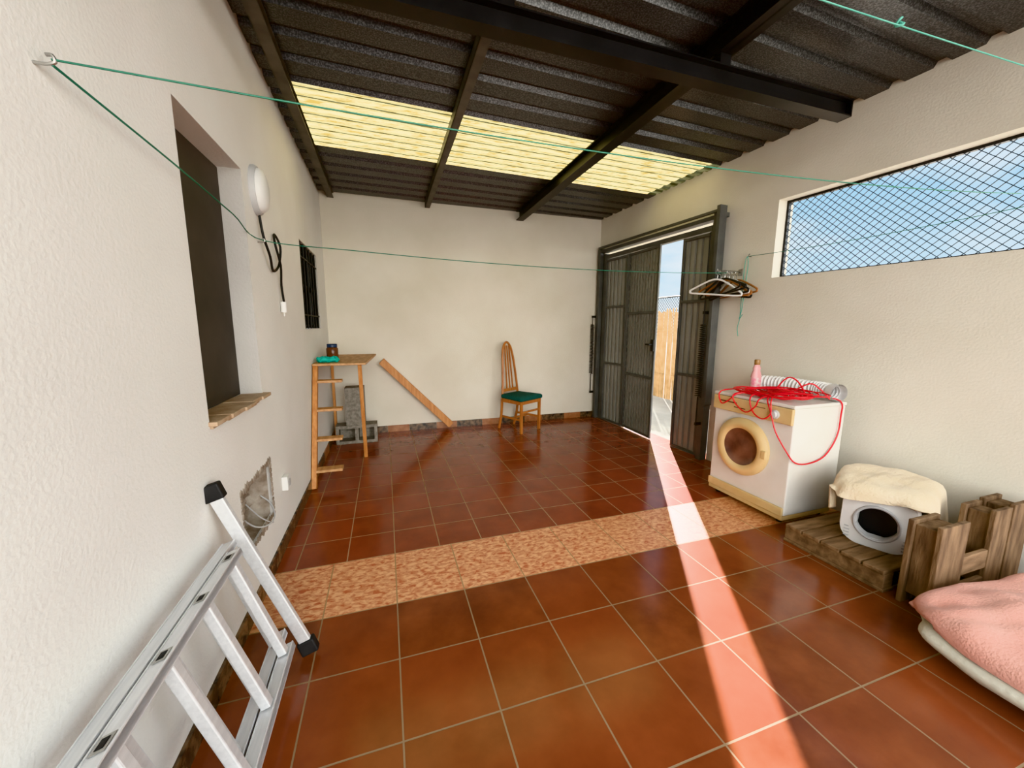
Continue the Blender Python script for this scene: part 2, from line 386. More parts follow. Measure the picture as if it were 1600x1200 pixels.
# ---------------------------------------------------------------- gate
g=top('door_1',RW_LOC,'grey galvanised sheet steel gate with half-open wicket leaf','gate',rot=(0,0,RW_ANG),kind='structure')
mb=MB()
mb.box((.05,-.07,0),(.11,.0,2.50));mb.box((.13,-.02,0),(.19,.05,2.42))
mb.box((2.06,-.09,.0),(2.12,-.002,2.50));mb.box((2.0,-.03,0),(2.06,.05,2.42))
mb.box((2.125,-.13,.6),(2.165,-.04,2.54))
mb.box((.05,-.06,2.44),(2.16,.04,2.48));mb.box((.13,-.12,2.485),(2.16,-.09,2.51));mb.box((.19,-.03,2.345),(2.0,.03,2.40))
ob('frame',mb,GATE,parent=g,bevel=.003)
def sheet(s0,s1,z0,z1,d,amp=.02,p=.085):
    mb=MB();pts=[];s=s0
    while s<s1-1e-4:
        for a,h in ((0,0),(p*.55,0),(p*.62,amp),(p*.93,amp)):
            if s+a<s1: pts.append((s+a,h))
        s+=p
    pts.append((s1,0))
    for i in range(len(pts)-1):
        (sa,ha),(sb,hb)=pts[i],pts[i+1]
        mb.add([(sa,d+ha,z0),(sb,d+hb,z0),(sb,d+hb,z1),(sa,d+ha,z1)],[(0,1,2,3)])
        mb.add([(sa,d+ha+.004,z0),(sb,d+hb+.004,z0),(sb,d+hb+.004,z1),(sa,d+ha+.004,z1)],[(3,2,1,0)])
    return mb
def panel(name,s0,s1,par,bars=(.85,1.65),z0=.03,p=.085):
    e=bpy.data.objects.new(name,None);COL.objects.link(e);e.parent=par
    mb=sheet(s0+.02,s1-.02,z0+.01,2.32,.0,amp=.02 if p>.06 else .016,p=p);ob('sheet',mb,GATESH,parent=e)
    mb=MB()
    mb.box((s0,-.022,z0),(s0+.03,.0,2.34));mb.box((s1-.03,-.022,z0),(s1,.0,2.34))
    for z in (z0,2.305,*bars): mb.box((s0+.03,-.02,z),(s1-.03,.0,z+.03))
    ob('panel_frame',mb,GATE,parent=e,bevel=.002)
    return e
LH,LW,GR=.70,.64,1.62
panel('gate_panel',.19,LH-.01,g,z0=.004)
panel('gate_panel',GR,2.0,g,z0=.004)
lf=panel('gate_leaf',0,LW,g,bars=(.75,1.55),z0=.012,p=.058);lf.location=(LH,0,0);lf.rotation_euler=(0,0,math.radians(-5))
mb=MB()
def clip(a_,b_):
    (sa,za_),(sb,zb_)=a_,b_
    lo,hi=.04,2.30
    if max(za_,zb_)<=lo or min(za_,zb_)>=hi: return None
    out=[]
    for (s_,z_),(s2,z2) in ((a_,b_),(b_,a_)):
        if z_<lo: s_=s_+(s2-s_)*(lo-z_)/(z2-z_);z_=lo
        elif z_>hi: s_=s_+(s2-s_)*(hi-z_)/(z2-z_);z_=hi
        out.append((s_,z_))
    return out
for sg_ in (1,-1):
    for k in range(-10,30):
        za=.05+k*.09;s0_,s1_=.03,LW-.03;zb=za+sg_*(s1_-s0_)*1.0
        c_=clip((s0_,za),(s1_,zb))
        if c_: mb.beam((c_[0][0],-.012+.002*sg_,c_[0][1]),(c_[1][0],-.012+.002*sg_,c_[1][1]),.003,.0035,up=(0,1,0))
ob('lattice_grille',mb,GATESH,parent=lf)
mb=MB();mb.box((LW-.04,-.05,1.10),(LW+.01,-.022,1.24));mb.cyl((LW-.015,-.09,1.18),(LW-.015,-.05,1.18),.012,10);mb.box((LW-.08,-.10,1.172),(LW,-.088,1.19))
ob('lock',mb,BLK,parent=lf,bevel=.002)
mb=MB()
for z in (.25,1.2,2.1): mb.cyl((-.01,-.02,z),(-.01,-.02,z+.1),.012,10)
ob('hinge',mb,GATE,parent=lf)
for s in (.03,2.09):
    mb=MB();pts=[];dd=-.11 if s<1 else -.15
    N=34;z0,z1=.68,1.42
    for i in range(N*8+1):
        a=2*math.pi*i/8;pts.append((s+.026*math.cos(a),dd+.026*math.sin(a),z0+(z1-z0)*i/(N*8)))
    mb.tube(pts,.0048,5,sub=1)
    mb.cyl((s,dd,z1),(s,dd,z1+.12 if s<1 else 2.3),.005,6);mb.cyl((s,dd,z0-.28),(s,dd,z0),.006,6)
    mb.box((s-.01,dd-.01,z0-.3),(s+.01,dd+.06,z0-.27));mb.box((s-.01,dd-.01,z1+.1),(s+.01,dd+.06,z1+.13))
    ob('spring',mb,BLK,parent=g)
# ---------------------------------------------------------------- outside
mb=MB();mb.add([(-30,-30,-.12),(30,-30,-.12),(30,30,-.12),(-30,30,-.12)],[(0,1,2,3)])
ob('ground',mb,GROUND,label='pale concrete ground outside the gate',cat='ground',kind='structure')
mb=MB();y=3.5
while y<9.5:
    mb.cyl((5.6+random.uniform(-.01,.01),y,-.12),(5.6,y+random.uniform(-.02,.02),1.72+random.uniform(-.05,.05)),.013,5);y+=.027
for z in (.4,1.3): mb.box((5.575,3.5,z),(5.585,9.5,z+.01))
o=ob('reed_fence',mb,REED,label='dry reed screening fence outside the gate',cat='fence',kind='stuff')
mb=MB()
for sg_ in (1,-1):
    y=3.3
    while y<9.6:
        mb.beam((5.66,y,1.2),(5.66,y+.8*sg_,2.0),.004,.006);y+=.07
mb.cyl((5.66,3.4,2.0),(5.66,9.5,2.0),.015,8)
for y in (3.4,6.0,8.6): mb.cyl((5.66,y,-.12),(5.66,y,2.05),.025,10)
ob('wire_fence',mb,BLK,label='black chain-link fence behind the reed screen',cat='fence')
# ---------------------------------------------------------------- wall lamp + cable + outlet
e=top('wall_lamp',(XL,2.62,2.14),'white oval bulkhead lamp on plaster wall','lamp')
RX=Matrix.Rotation(math.pi/2,4,'Y')
mb=MB();mb.lathe([(.001,0),(.118,0),(.12,.012),(.112,.028)],32,RX,sx=1.12,sy=.86);ob('base',mb,GREYP,parent=e)
mb=MB();mb.lathe([(.104,.022),(.104,.035),(.092,.052),(.065,.064),(.03,.069),(.001,.07)],32,RX,sx=1.12,sy=.86);ob('lamp_shade',mb,WHITEP,parent=e)
e=top('hanging_cable',(XL,2.64,2.0),'black cable looping down the plaster wall to plug','cable')
P=[(2.62,2.02),(2.625,1.9),(2.69,1.80),(2.82,1.73),(2.93,1.78),(2.96,1.90),(2.92,1.97),(2.88,1.9),(2.93,1.78),(3.0,1.66),(2.985,1.55)]
mb=MB();mb.tube([(.014+.01*(i%3),a-2.64,b_-2.0) for i,(a,b_) in enumerate(P)],.007,8);ob('cord',mb,BLK,parent=e)
mb=MB();mb.cyl((.02,.345,-.45),(.02,.345,-.52),.018,12);mb.cyl((.02,.345,-.52),(.02,.345,-.545),.004,8);ob('plug',mb,WHITEP,parent=e)
e=top('wall_outlet',(XL,2.68,.40),'white surface-mounted power socket box','socket')
mb=MB();mb.box((0,-.04,-.045),(.035,.04,.045));ob('box',mb,WHITEP,parent=e,bevel=.005)
mb=MB();mb.lathe([(.001,.036),(.022,.036),(.024,.039),(.02,.04)],20,RX);ob('socket_face',mb,GREYP,parent=e)
# ---------------------------------------------------------------- clotheslines
def hookmesh(p,d):
    p=V(p);d=V(d);mb=MB()
    mb.tube([p,p+d*.02,p+d*.035+V((0,0,.006)),p+d*.032+V((0,0,.018)),p+d*.022+V((0,0,.018))],.0035,8);return mb
def line(name,pts,mat,r,label,cat='clothesline',hooks=()):
    e=top(name,pts[0],label,cat);o=V(pts[0])
    mb=MB();mb.tube([V(p)-o for p in pts],r,6,sub=6);ob('line',mb,mat,parent=e)
    for h,d in hooks: ob('hook',hookmesh(V(h)-o,d),CHROME,parent=e)
    return e
def sag(a,b_,s,n=8):
    a,b_=V(a),V(b_);return [a.lerp(b_,i/n)-V((0,0,4*s*(i/n)*(1-i/n))) for i in range(n+1)]
hk=V((XL+.03,1.14,1.94))
line('clothesline',sag(hk,(xr(1.23)-.02,1.23,2.11),.055),GREENW,.0022,'green plastic clothesline stretched from wall hook across room',hooks=[((XL,1.14,1.93),(1,0,0))])
a=V((XL+.03,2.60,1.87))
line('clothesline',[hk+V((0,.0,-.01)),hk.lerp(a,.33)+V((.01,0,-.008)),hk.lerp(a,.66)+V((.01,0,-.008)),a]+sag(a,(3.03,2.87,1.89),.05)[1:],GREENW,.0028,'thin green clothesline running to the clothes hangers',hooks=[((XL,2.60,1.86),(1,0,0))])
p1=V((XL+.02,1.08,2.44));p2=V((xr(.9)-.02,.90,2.38))
e=line('clothesline',sag(p1,p2,.01),TEALC,.0024,'teal clothesline with a small knot stretched high',hooks=[((XL,1.08,2.43),(1,0,0))])
q=p1.lerp(p2,.59);mb=MB();mb.tube([q-p1+V((.012*math.cos(t),.008*math.sin(t*2),.01*math.sin(t))) for t in (0,1,2,3,4,5,6)],.004,6);ob('knot',mb,TEALC,parent=e)
pa=V((xr(2.776)-.045,2.776,2.03));pb=V((xr(1.2)-.03,1.15,2.04))
e=line('clothesline',sag(pa,pb,.02),GREENW,.0022,'green clothesline close along the wall below mesh opening',hooks=[((xr(2.776),2.776,2.03),(-1,0,0))])
mb=MB();mb.tube([(0,0,0),(.0,.02,-.05),(.004,.03,-.3),(.0,.025,-.55),(.004,.045,-.64),(.01,.035,-.72)],.0035,6)
mb.tube([(0,0,0),(.0,-.012,-.08),(.0,.0,-.3),(.0,.012,-.48),(.0,.03,-.56),(.0,.0,-.52)],.0035,6);ob('loose_cord_end',mb,TEALC,parent=e)
# ---------------------------------------------------------------- hangers
br=top('hanger_bracket',(xr(2.87),2.87,1.90),'small steel wall bracket holding clothes hangers','bracket')
mb=MB();mb.tube([(0,0,0),(-.08,0,0),(-.26,0,.0),(-.28,0,.02)],.005,8);mb.box((-.008,-.02,-.03),(0,.02,.03));ob('arm',mb,CHROME,parent=br)
hb=MB();hb.tube([(0,0,-.075),(0,0,-.03),(.018,0,-.018),(.022,0,.0),(.008,0,.014),(-.012,0,.010),(-.016,0,-.004)],.003,6)
hs=MB();hs.tube([(0,0,-.07),(.07,0,-.085),(.22,0,-.17),(.235,0,-.19),(.21,0,-.205),(0,0,-.205),(-.21,0,-.205),(-.235,0,-.19),(-.22,0,-.17),(-.07,0,-.085)],.0085,7,closed=True,sub=3)
mats=[WOODH,BLK,WHITEP,WOODH,BLK,WOODH,BLK,BLK,WHITEP]
lab={WOODH:'brown wooden clothes hanger on wall bracket',BLK:'black plastic clothes hanger on wall bracket',WHITEP:'white plastic clothes hanger on wall bracket'}
for i,(mt,yw) in enumerate(zip(mats,(84,90,76,96,86,104,74,94,110))):
    dx=.027*i
    e=top('clothes_hanger',(xr(2.87)-.05-dx,2.87,1.897),lab[mt],'hanger',rot=(math.radians(random.uniform(-4,4)),math.radians(random.uniform(-12,12)),math.radians(yw)),group='clothes hangers bunched on the wall bracket')
    ob('hook',hb,CHROME,parent=e);ob('shoulder_bar',hs,mt,parent=e)
# ---------------------------------------------------------------- dryer
DX0,DX1,DY0,DY1,DH=2.61,3.12,1.82,2.48,.87
e=top('tumble_dryer',(2.86,2.15,0),'aged white front-loading tumble dryer with yellowed panel','dryer')
o=V((2.86,2.15,0))
def rel(a): return tuple(V(a)-o)
mb=MB();mb.box(rel((DX0+.012,DY0,.07)),rel((DX1,DY1,DH-.025)));ob('body',mb,WHITEE,parent=e,bevel=.008)
mb=MB();mb.box(rel((DX0-.004,DY0-.006,DH-.024)),rel((DX1,DY1+.006,DH)));ob('worktop',mb,WHITEE,parent=e,bevel=.006)
mb=MB();mb.box(rel((DX0-.012,DY0,DH-.14)),rel((DX0+.011,DY1,DH-.026)));ob('control_panel',mb,BEIGE,parent=e,bevel=.006)
mb=MB();mb.box(rel((DX0+.002,DY0+.004,.035)),rel((DX1-.02,DY1-.004,.068)));mb.box(rel((DX0-.008,DY0+.004,.07)),rel((DX0+.011,DY1-.004,.13)));ob('kick_plate',mb,BEIGE,parent=e,bevel=.004)
MX=Matrix.Rotation(-math.pi/2,4,'Y')
mb=MB();mb.lathe([(.001,0),(.032,0),(.032,.012),(.024,.016),(.022,.03),(.001,.031)],24,Matrix.Translation(rel((DX0-.012,DY0+.12,DH-.083)))@MX);ob('dial',mb,GREYP,parent=e)
for ya,yb,za,zb in ((DY1-.22,DY1-.06,-.07,-.06),(DY1-.3,DY1-.2,-.10,-.094),(DY0+.2,DY0+.27,-.06,-.055)):
    mb=MB();mb.box(rel((DX0-.014,ya,DH+za)),rel((DX0-.0122,yb,DH+zb)));ob('panel_marking',mb,DARKGL,parent=e)
d=bpy.data.objects.new('door',None);COL.objects.link(d);d.parent=e;d.location=rel((DX0+.011,2.19,.475))
mb=MB();R1,R0=.225,.145
mb.lathe([(R0,.0),(R0,.03),(R0+.012,.042),(.185,.048),(R1-.015,.036),(R1,.02),(R1,0)],48,MX)
mb.f=mb.f[:-2];mb.m=mb.m[:-2];mb.sm=mb.sm[:-2]
ob('door_ring',mb,BEIGE,parent=d)
mb=MB();mb.lathe([(.146,.004),(.146,.03),(.12,.02),(.09,.012),(.05,.018),(.001,.022)],40,MX);ob('door_glass',mb,DARKGL,parent=d)
mb=MB();mb.box((-.052,-.228,-.03),(-.03,-.19,.03));ob('handle',mb,BEIGE,parent=d,bevel=.006)
for fx in (DX0+.06,DX1-.06):
    for fy in (DY0+.06,DY1-.06):
        mb=MB();mb.cyl(rel((fx,fy,0)),rel((fx,fy,.036)),.02,12);ob('foot',mb,BLK,parent=e)
# red cable
e=top('extension_cable',(2.85,2.15,DH),'tangled red electric cable piled on the dryer','cable')
rc=random.Random(12)
for k in range(3):
    mb=MB();pts=[];cx,cy=(-.10,-.12,-.06)[k],(.02,-.12,-.16)[k];R=.08+.03*rc.random()
    for i in range(50):
        t=i*.62;rr=R*(1+.4*math.sin(i*.43+k)+.2*math.sin(i*1.7+2*k))
        pts.append((max(-.22,cx+rr*math.cos(t)),cy+rr*1.6*math.sin(t),.010+.014*k+.035*abs(math.sin(i*.53+k))))
    mb.tube(pts,.0045,6,sub=4);ob('coil',mb,REDC,parent=e)
mb=MB()
mb.tube([(.12,-.22,.03),(.19,-.338,.012),(.205,-.345,-.1),(.19,-.345,-.25),(.09,-.345,-.38),(-.06,-.345,-.42),(-.2,-.348,-.40),(-.275,-.335,-.32),(-.285,-.25,-.2),(-.28,-.2,-.08),(-.265,-.15,.012),(-.15,-.1,.03)],.005,6)
mb.tube([(-.1,.1,.03),(-.27,.12,.01),(-.288,.10,-.05),(-.286,.0,-.11),(-.288,-.08,-.05),(-.27,-.1,.012),(-.1,-.12,.05)],.005,6)
mb.tube([(-.05,.2,.03),(-.27,.25,.012),(-.288,.22,-.08),(-.285,.16,-.05),(-.27,.1,.012),(-.15,.05,.03)],.005,6)
mb.tube([(-.12,-.1,.04),(-.268,-.18,.012),(-.287,-.20,-.08),(-.286,-.14,-.13),(-.287,-.06,-.09),(-.27,-.02,.012),(-.1,.0,.04)],.005,6)
mb.tube([(0,-.1,.03),(.06,-.2,.12),(.1,-.25,.09),(.14,-.3,.02)],.005,6)
mb.tube([(-.05,-.02,.03),(.0,-.08,.15),(.02,-.15,.13),(.0,-.24,.03)],.005,6)
ob('loose_loop',mb,REDC,parent=e)
# hose
e=top('vent_hose',(3.055,2.2,DH),'white corrugated flexible vent hose on the dryer','hose')
mb=MB();path=[(-.02,.24,.062),(.005,.12,.066),(.015,.0,.068),(.015,-.12,.066),(.025,-.22,.066),(.0,-.33,.064)]
mb.tube(path,lambda t:.053+.007*math.sin(t*130*1.0),20,sub=36,cap=False);ob('hose_body',mb,HOSE,parent=e)
mb=MB();mb.tube([(.005,-.32,.064),(-.01,-.37,.064)],.063,24,sub=1,cap=False);mb.tube([(-.01,-.37,.064),(.005,-.32,.064)],.055,24,sub=1,cap=False);ob('end_collar',mb,HOSE,parent=e)
# bottle
e=top('softener_bottle',(2.925,2.385,DH),'pink fabric softener bottle with brown cap','bottle')
mb=MB();mb.lathe([(.04,0),(.045,.01),(.045,.12),(.038,.15),(.03,.17),(.034,.19),(.022,.215),(.018,.22)],24,sx=1,sy=.75);ob('bottle_body',mb,PINKL,parent=e)
mb=MB();mb.lathe([(.0458,.03),(.0462,.032),(.0462,.11),(.0458,.112)],24,sx=1,sy=.76);ob('bottle_label',mb,LABELW,parent=e)
mb=MB();mb.lathe([(.021,.218),(.022,.22),(.022,.255),(.019,.26)],20);ob('cap',mb,GOLD,parent=e)
# ---------------------------------------------------------------- pallet platform
def plankset(name,mb,mat,parent): return ob(name,mb,mat,parent=parent,bevel=.004)
e=top('pallet_platform',(2.82,1.42,0),'low weathered wooden pallet on the tiles','pallet')
for i in range(5):
    y0=-.27+i*.108
    mb=MB();mb.box((-.37,y0,.10),(.34,y0+.098,.122));plankset('slat',mb,PALLET,e)
for xx in (-.36,-.05,.25):
    mb=MB();mb.box((xx,-.27,.02),(xx+.08,.265,.099));plankset('stringer',mb,PALLET,e)
for xx in (-.36,.25):
    mb=MB();mb.box((xx-.005,-.275,0),(xx+.085,.268,.0195));plankset('runner',mb,PALLET,e)
e=top('upright_pallet',(2.88,1.01,0),'weathered wooden pallet standing on edge by the cushion','pallet')
for (xa,xb,h) in ((-.42,-.20,.46),(.02,.17,.48),(.19,.36,.49)):
    mb=MB()
    mb.box((xa,-.045,0),(xb,-.022,h));mb.box((xa,.062,0),(xb,.085,h-.01));mb.box((xa+.02,-.0215,.06),(xb-.02,.0615,h-.03))
    plankset('post',mb,PALLETV,e)
mb=MB()
for z in (.02,.17): mb.box((-.198,-.042,z),(.018,-.02,z+.10));mb.box((-.198,.06,z),(.018,.08,z+.10))
plankset('cross_board',mb,PALLET,e)
# ---------------------------------------------------------------- soft shapes
def drape(A,B,ztop,dome,zb,p=.35,seg=96,rt=12,rs=12,wav=.0,round_=.05,nz=.01,flare=.02,seed=1):
    rnd=random.Random(seed);ph=[rnd.uniform(0,6.28) for _ in range(8)]
    mb=MB();vs=[(0,0,ztop+dome)];fs=[]
    def outl(a): 
        c,s_=math.cos(a),math.sin(a)
        return (math.copysign(abs(c)**p,c),math.copysign(abs(s_)**p,s_))
    rows=[('t',i/rt) for i in range(1,rt+1)]+[('s',i/rs) for i in range(1,rs+1)]
    for kind,t in rows:
        for k in range(seg):
            a=2*math.pi*k/seg;u,v=outl(a);wv=wav*(math.sin(5*a+ph[0])+.6*math.sin(9*a+ph[1])+.5*math.sin(14*a+ph[5]))
            tt=t if kind=='t' else 1
            X,Y=u*tt,v*tt
            nse=nz*(math.sin(6*X+ph[2]+3*Y)+math.sin(7*Y+ph[3]+2*X)*.8+.5*math.sin(13*X-9*Y+ph[6])+.35*math.sin(21*Y+8*X+ph[7]))
            if kind=='t':
                vs.append(((A-round_)*u*t,(B-round_)*v*t,ztop+dome*(1-t*t)+nse))
            else:
                e_=zb(a);q=min(1,t*2.2)
                rr=round_*math.sin(q*math.pi/2)+flare*t
                z=ztop+nse*(1-t)-round_*(1-math.cos(q*math.pi/2))-(ztop-round_-e_)*max(0,(t-.3)/.7)
                vs.append(((A-round_+rr)*u+wv*t*u,(B-round_+rr)*v+wv*t*v,z))
    for k in range(seg): fs.append((0,1+k,1+(k+1)%seg))
    for i in range(len(rows)-1):
        for k in range(seg):
            l=(k+1)%seg;fs.append((1+i*seg+k,1+(i+1)*seg+k,1+(i+1)*seg+l,1+i*seg+l))
    mb.add(vs,fs,0,True);return mb
PA=22
PC=V((2.87,1.40,.122));e=top('pet_carrier',PC,'white and grey plastic pet carrier on wooden pallet','pet carrier',rot=(0,0,math.radians(PA)));e.scale=(1.06,1.06,1.08)
def rrect(hy,z0,z1,rad,n=8):
    pts=[]
    for cy,cz,a0_ in ((hy-rad,z0+rad,-90),(hy-rad,z1-rad,0),(-hy+rad,z1-rad,90),(-hy+rad,z0+rad,180)):
        for i in range(n+1):
            a=math.radians(a0_+90*i/n);pts.append((cy+rad*math.cos(a),cz+rad*math.sin(a)))
    return pts
def loft(mb,secs,mi=0,cap0=False,cap1=True):
    n=len(secs[0][1]);vs=[];fs=[]
    for x_,pt in secs: vs+=[(x_,a,b_) for a,b_ in pt]
    for i in range(len(secs)-1):
        for k in range(n):
            l=(k+1)%n;fs.append((i*n+k,(i+1)*n+k,(i+1)*n+l,i*n+l))
    if cap0: fs.append(tuple(range(n)))
    if cap1: fs.append(tuple((len(secs)-1)*n+k for k in range(n-1,-1,-1)))
    mb.add(vs,fs,mi,True)
mb=MB();loft(mb,[(-.22,rrect(.15,0,.31,.09)),(-.20,rrect(.155,0,.32,.09)),(.17,rrect(.155,0,.32,.09)),(.21,rrect(.13,.02,.29,.09))]);ob('carrier_shell',mb,WHITEP,parent=e)
mb=MB();outer=rrect(.15,0,.31,.09);n=len(outer);inner=[];CZ=.145;RY,RZ=.088,.088
for (a,b_) in outer:
    t=math.atan2(b_-CZ,a);inner.append((RY*math.cos(t),CZ+RZ*math.sin(t)))
vs=[(-.22,a,b_) for a,b_ in outer]+[(-.235,a,b_) for a,b_ in inner]+[(-.185,a*.97,CZ+(b_-CZ)*.97) for a,b_ in inner]
fs=[(k,n+k,n+(k+1)%n,(k+1)%n) for k in range(n)]+[(n+k,2*n+k,2*n+(k+1)%n,n+(k+1)%n) for k in range(n)]
mb.add(vs,fs,0,True);ob('front_frame',mb,WHITEP,parent=e)
mb=MB();mb.add([(-.17,a*1.05,CZ+(b_-CZ)*1.05) for a,b_ in inner],[tuple(range(n))],0);ob('dark_interior',mb,BLK,parent=e)
mb=MB()
mb.tube([(-.236,(RY+.004)*math.cos(t*.524),CZ+(RZ+.004)*math.sin(t*.524)) for t in range(12)],.008,8,closed=True,sub=3)
ob('door_rim',mb,GREYP,parent=e)
for sy in (-1,1):
    for i in range(4):
        mb=MB();mb.box((-.228,sy*.118-.012,.03+i*.018),(-.2215,sy*.118+.012,.036+i*.018));ob('vent',mb,GREYP,parent=e)
mb=drape(.272,.220,.240,.008,lambda a:(.165+.02*math.sin(4*a) if math.cos(a)<-.5 else -.02 if math.sin(a)<0 else .03),p=.55,wav=.018,round_=.05,flare=.02,nz=.003,seed=4)
o=ob('fleece_blanket',mb,TOWEL,label='cream fleece blanket draped over the pet carrier',cat='blanket',loc=(PC.x+.0,PC.y,PC.z+.126),rot=(0,0,math.radians(PA)))
md=o.modifiers.new('thick','SOLIDIFY');md.thickness=.008;md.offset=1
def cushion(A,B,Hh,p=.55,seg=64,rows=18,seed=2,nz=.008,zmin=0):
    rnd=random.Random(seed);ph=[rnd.uniform(0,6.28) for _ in range(6)];mb=MB();vs=[];fs=[]
    for i in range(rows+1):
        b_=-math.pi/2+math.pi*i/rows;cb=math.cos(b_)**.45 if math.cos(b_)>1e-6 else 0;sb=math.copysign(abs(math.sin(b_))**1.1,math.sin(b_))
        for k in range(seg):
            a=2*math.pi*k/seg;c,s_=math.cos(a),math.sin(a);u=math.copysign(abs(c)**p,c);v=math.copysign(abs(s_)**p,s_)
            w=1+.02*math.sin(6*a+ph[0])+.015*math.sin(11*a+ph[1])
            z=Hh/2+Hh/2*sb+nz*math.sin(8*u*cb+ph[2])*math.sin(7*v*cb+ph[3])
            vs.append((A*u*cb*w,B*v*cb*w,max(z,zmin)))
    for i in range(rows):
        for k in range(seg):
            l=(k+1)%seg;fs.append((i*seg+k,i*seg+l,(i+1)*seg+l,(i+1)*seg+k))
    mb.add(vs,fs,0,True);return mb
ob('floor_cushion',cushion(.54,.44,.17,seed=5,nz=.012),PILLOW,loc=(2.61,.48,0),rot=(0,0,math.radians(-8)),label='off-white floor cushion under the pink blanket',cat='cushion')
mb=drape(.53,.435,.195,.055,lambda a:.125+.025*math.sin(3*a)+.012*math.sin(8*a),p=.5,wav=.012,round_=.05,flare=.004,nz=.014,seed=9)
o=ob('pink_blanket',mb,PINK,loc=(2.62,.48,0),rot=(0,0,math.radians(-8)),label='folded pink fleece blanket spread over the cushion',cat='blanket')
md=o.modifiers.new('thick','SOLIDIFY');md.thickness=.014;md.offset=1
e=top('hand_shears',(2.62,1.715,0),'small shears with orange handles on the tiles','tool',rot=(0,0,.6))
mb=MB();mb.tube([(0,0,.012),(.05,.015,.012),(.10,.02,.012)],.009,8);mb.tube([(0,0,.012),(.05,-.018,.012),(.10,-.03,.012)],.009,8);ob('handle',mb,ORANGE,parent=e)
mb=MB();mb.add([(0,-.012,.008),(-.08,0,.008),(0,.012,.008),(0,-.012,.016),(-.08,0,.012),(0,.012,.016)],[(0,1,2),(5,4,3),(0,3,4,1),(1,4,5,2),(2,5,3,0)]);ob('blade',mb,BLK,parent=e)
# ---------------------------------------------------------------- chair
e=top('dining_chair',(1.70,4.82,0),'cherry wooden high-back chair with green padded seat','chair',rot=(0,0,math.radians(30)))
def seatmesh(z0,z1,s=1):
    pts=[];
    for cx,cy,a0_,rad in ((.19,-.18,-90,.05),(.16,.17,0,.03),(-.16,.17,90,.03),(-.19,-.18,180,.05)):
        for i in range(5):
            a=math.radians(a0_+90*i/4);pts.append(((cx+rad*math.cos(a)*.8)*s,(cy+rad*math.sin(a)*.8)*s))
    m_=MB();vs=[];n=len(pts)
    rows=[(z0,.98),(z0+.01,1),(z1-.015,1),(z1,.94),(z1+.008,.6),(z1+.01,.01)]
    for z,k in rows: vs+=[(x_*k,y_*k,z) for x_,y_ in pts]
    fs=[tuple(range(n-1,-1,-1))]
    for i in range(len(rows)-1):
        for k in range(n): l=(k+1)%n;fs.append((i*n+k,i*n+l,(i+1)*n+l,(i+1)*n+k))
    m_.add(vs,fs,0,True);return m_
ob('seat',seatmesh(.435,.485),GREENF,parent=e)
mb=MB();mb.box((-.19,-.195,.385),(.19,-.17,.434));mb.box((-.16,.15,.385),(.16,.172,.434));mb.box((-.20,-.17,.385),(-.178,.15,.434));mb.box((.178,-.17,.385),(.20,.15,.434));ob('seat_frame',mb,CHAIRW,parent=e,bevel=.003)
for sx in (-1,1):
    mb=MB();mb.beam((sx*.185,-.18,0),(sx*.188,-.18,.43),.034,.034,up=(0,1,0));ob('leg',mb,CHAIRW,parent=e,bevel=.005)
    mb=MB();mb.tube([(sx*.155,.25,0),(sx*.16,.20,.2),(sx*.165,.18,.42)],.018,8);ob('leg',mb,CHAIRW,parent=e)
mb=MB()
mb.tube([(.160,.18,.42),(.142,.19,.6),(.118,.215,.85),(.100,.235,1.0),(.066,.25,1.12),(0,.257,1.175),(-.066,.25,1.12),(-.100,.235,1.0),(-.118,.215,.85),(-.142,.19,.6),(-.160,.18,.42)],.016,8,sub=5)
for sx in (-.04,0,.04): mb.beam((sx*1.5,.187,.52),(sx,.25,1.13),.018,.012,up=(0,1,0))
mb.beam((-.145,.187,.53),(.145,.187,.53),.02,.04)
ob('backrest',mb,CHAIRW,parent=e)
mb=MB();mb.beam((-.18,-.16,.18),(-.158,.2,.18),.016,.026);mb.beam((.18,-.16,.18),(.158,.2,.18),.016,.026);mb.beam((-.17,0,.18),(.17,0,.18),.016,.024);mb.beam((-.17,-.18,.28),(.17,-.18,.28),.016,.024);ob('stretcher',mb,CHAIRW,parent=e)
# ---------------------------------------------------------------- corner table
e=top('corner_table',(-.40,4.4,0),'home-made pine stand with thin top and ladder leg','table')
o=V((-.40,4.4,0))
mb=MB();mb.add([rel(p) for p in [(-.655,3.93,1.02),(-.19,3.93,1.02),(-.12,5.14,1.02),(-.655,5.14,1.02),(-.655,3.93,1.04),(-.19,3.93,1.04),(-.12,5.14,1.04),(-.655,5.14,1.04)]],[(0,3,2,1),(4,5,6,7),(0,1,5,4),(1,2,6,5),(2,3,7,6),(3,0,4,7)])
ob('tabletop',mb,PINEH,parent=e,bevel=.003)
pA=V((-.635,3.50,0));pB=V((-.635,3.99,1.02))
mb=MB();mb.beam(rel(pA),rel(pB),.04,.06,up=(0,1,0));ob('leg',mb,PINE,parent=e,bevel=.003)
for t in (.14,.38,.62,.86):
    q=pA.lerp(pB,t);mb=MB();mb.box(rel((q.x+.02,q.y-.05,q.z-.01)),rel((q.x+.23,q.y+.05,q.z+.012)));ob('step',mb,PINEH,parent=e,bevel=.002)
mb=MB();mb.beam(rel((-.25,4.26,0)),rel((-.25,4.0,1.02)),.035,.045,up=(0,1,0));ob('leg',mb,PINE,parent=e,bevel=.003)
for xx in (-.63,):
    mb=MB();mb.beam(rel((xx,5.1,0)),rel((xx,5.1,1.02)),.03,.03,up=(0,1,0));ob('leg',mb,PINE,parent=e,bevel=.003)
o=ob('teal_cloth',cushion(.10,.07,.05,seed=3,nz=.012),TEALB,loc=(-.54,4.10,1.04),rot=(0,0,.4),label='crumpled teal cloth on the pine stand',cat='cloth')
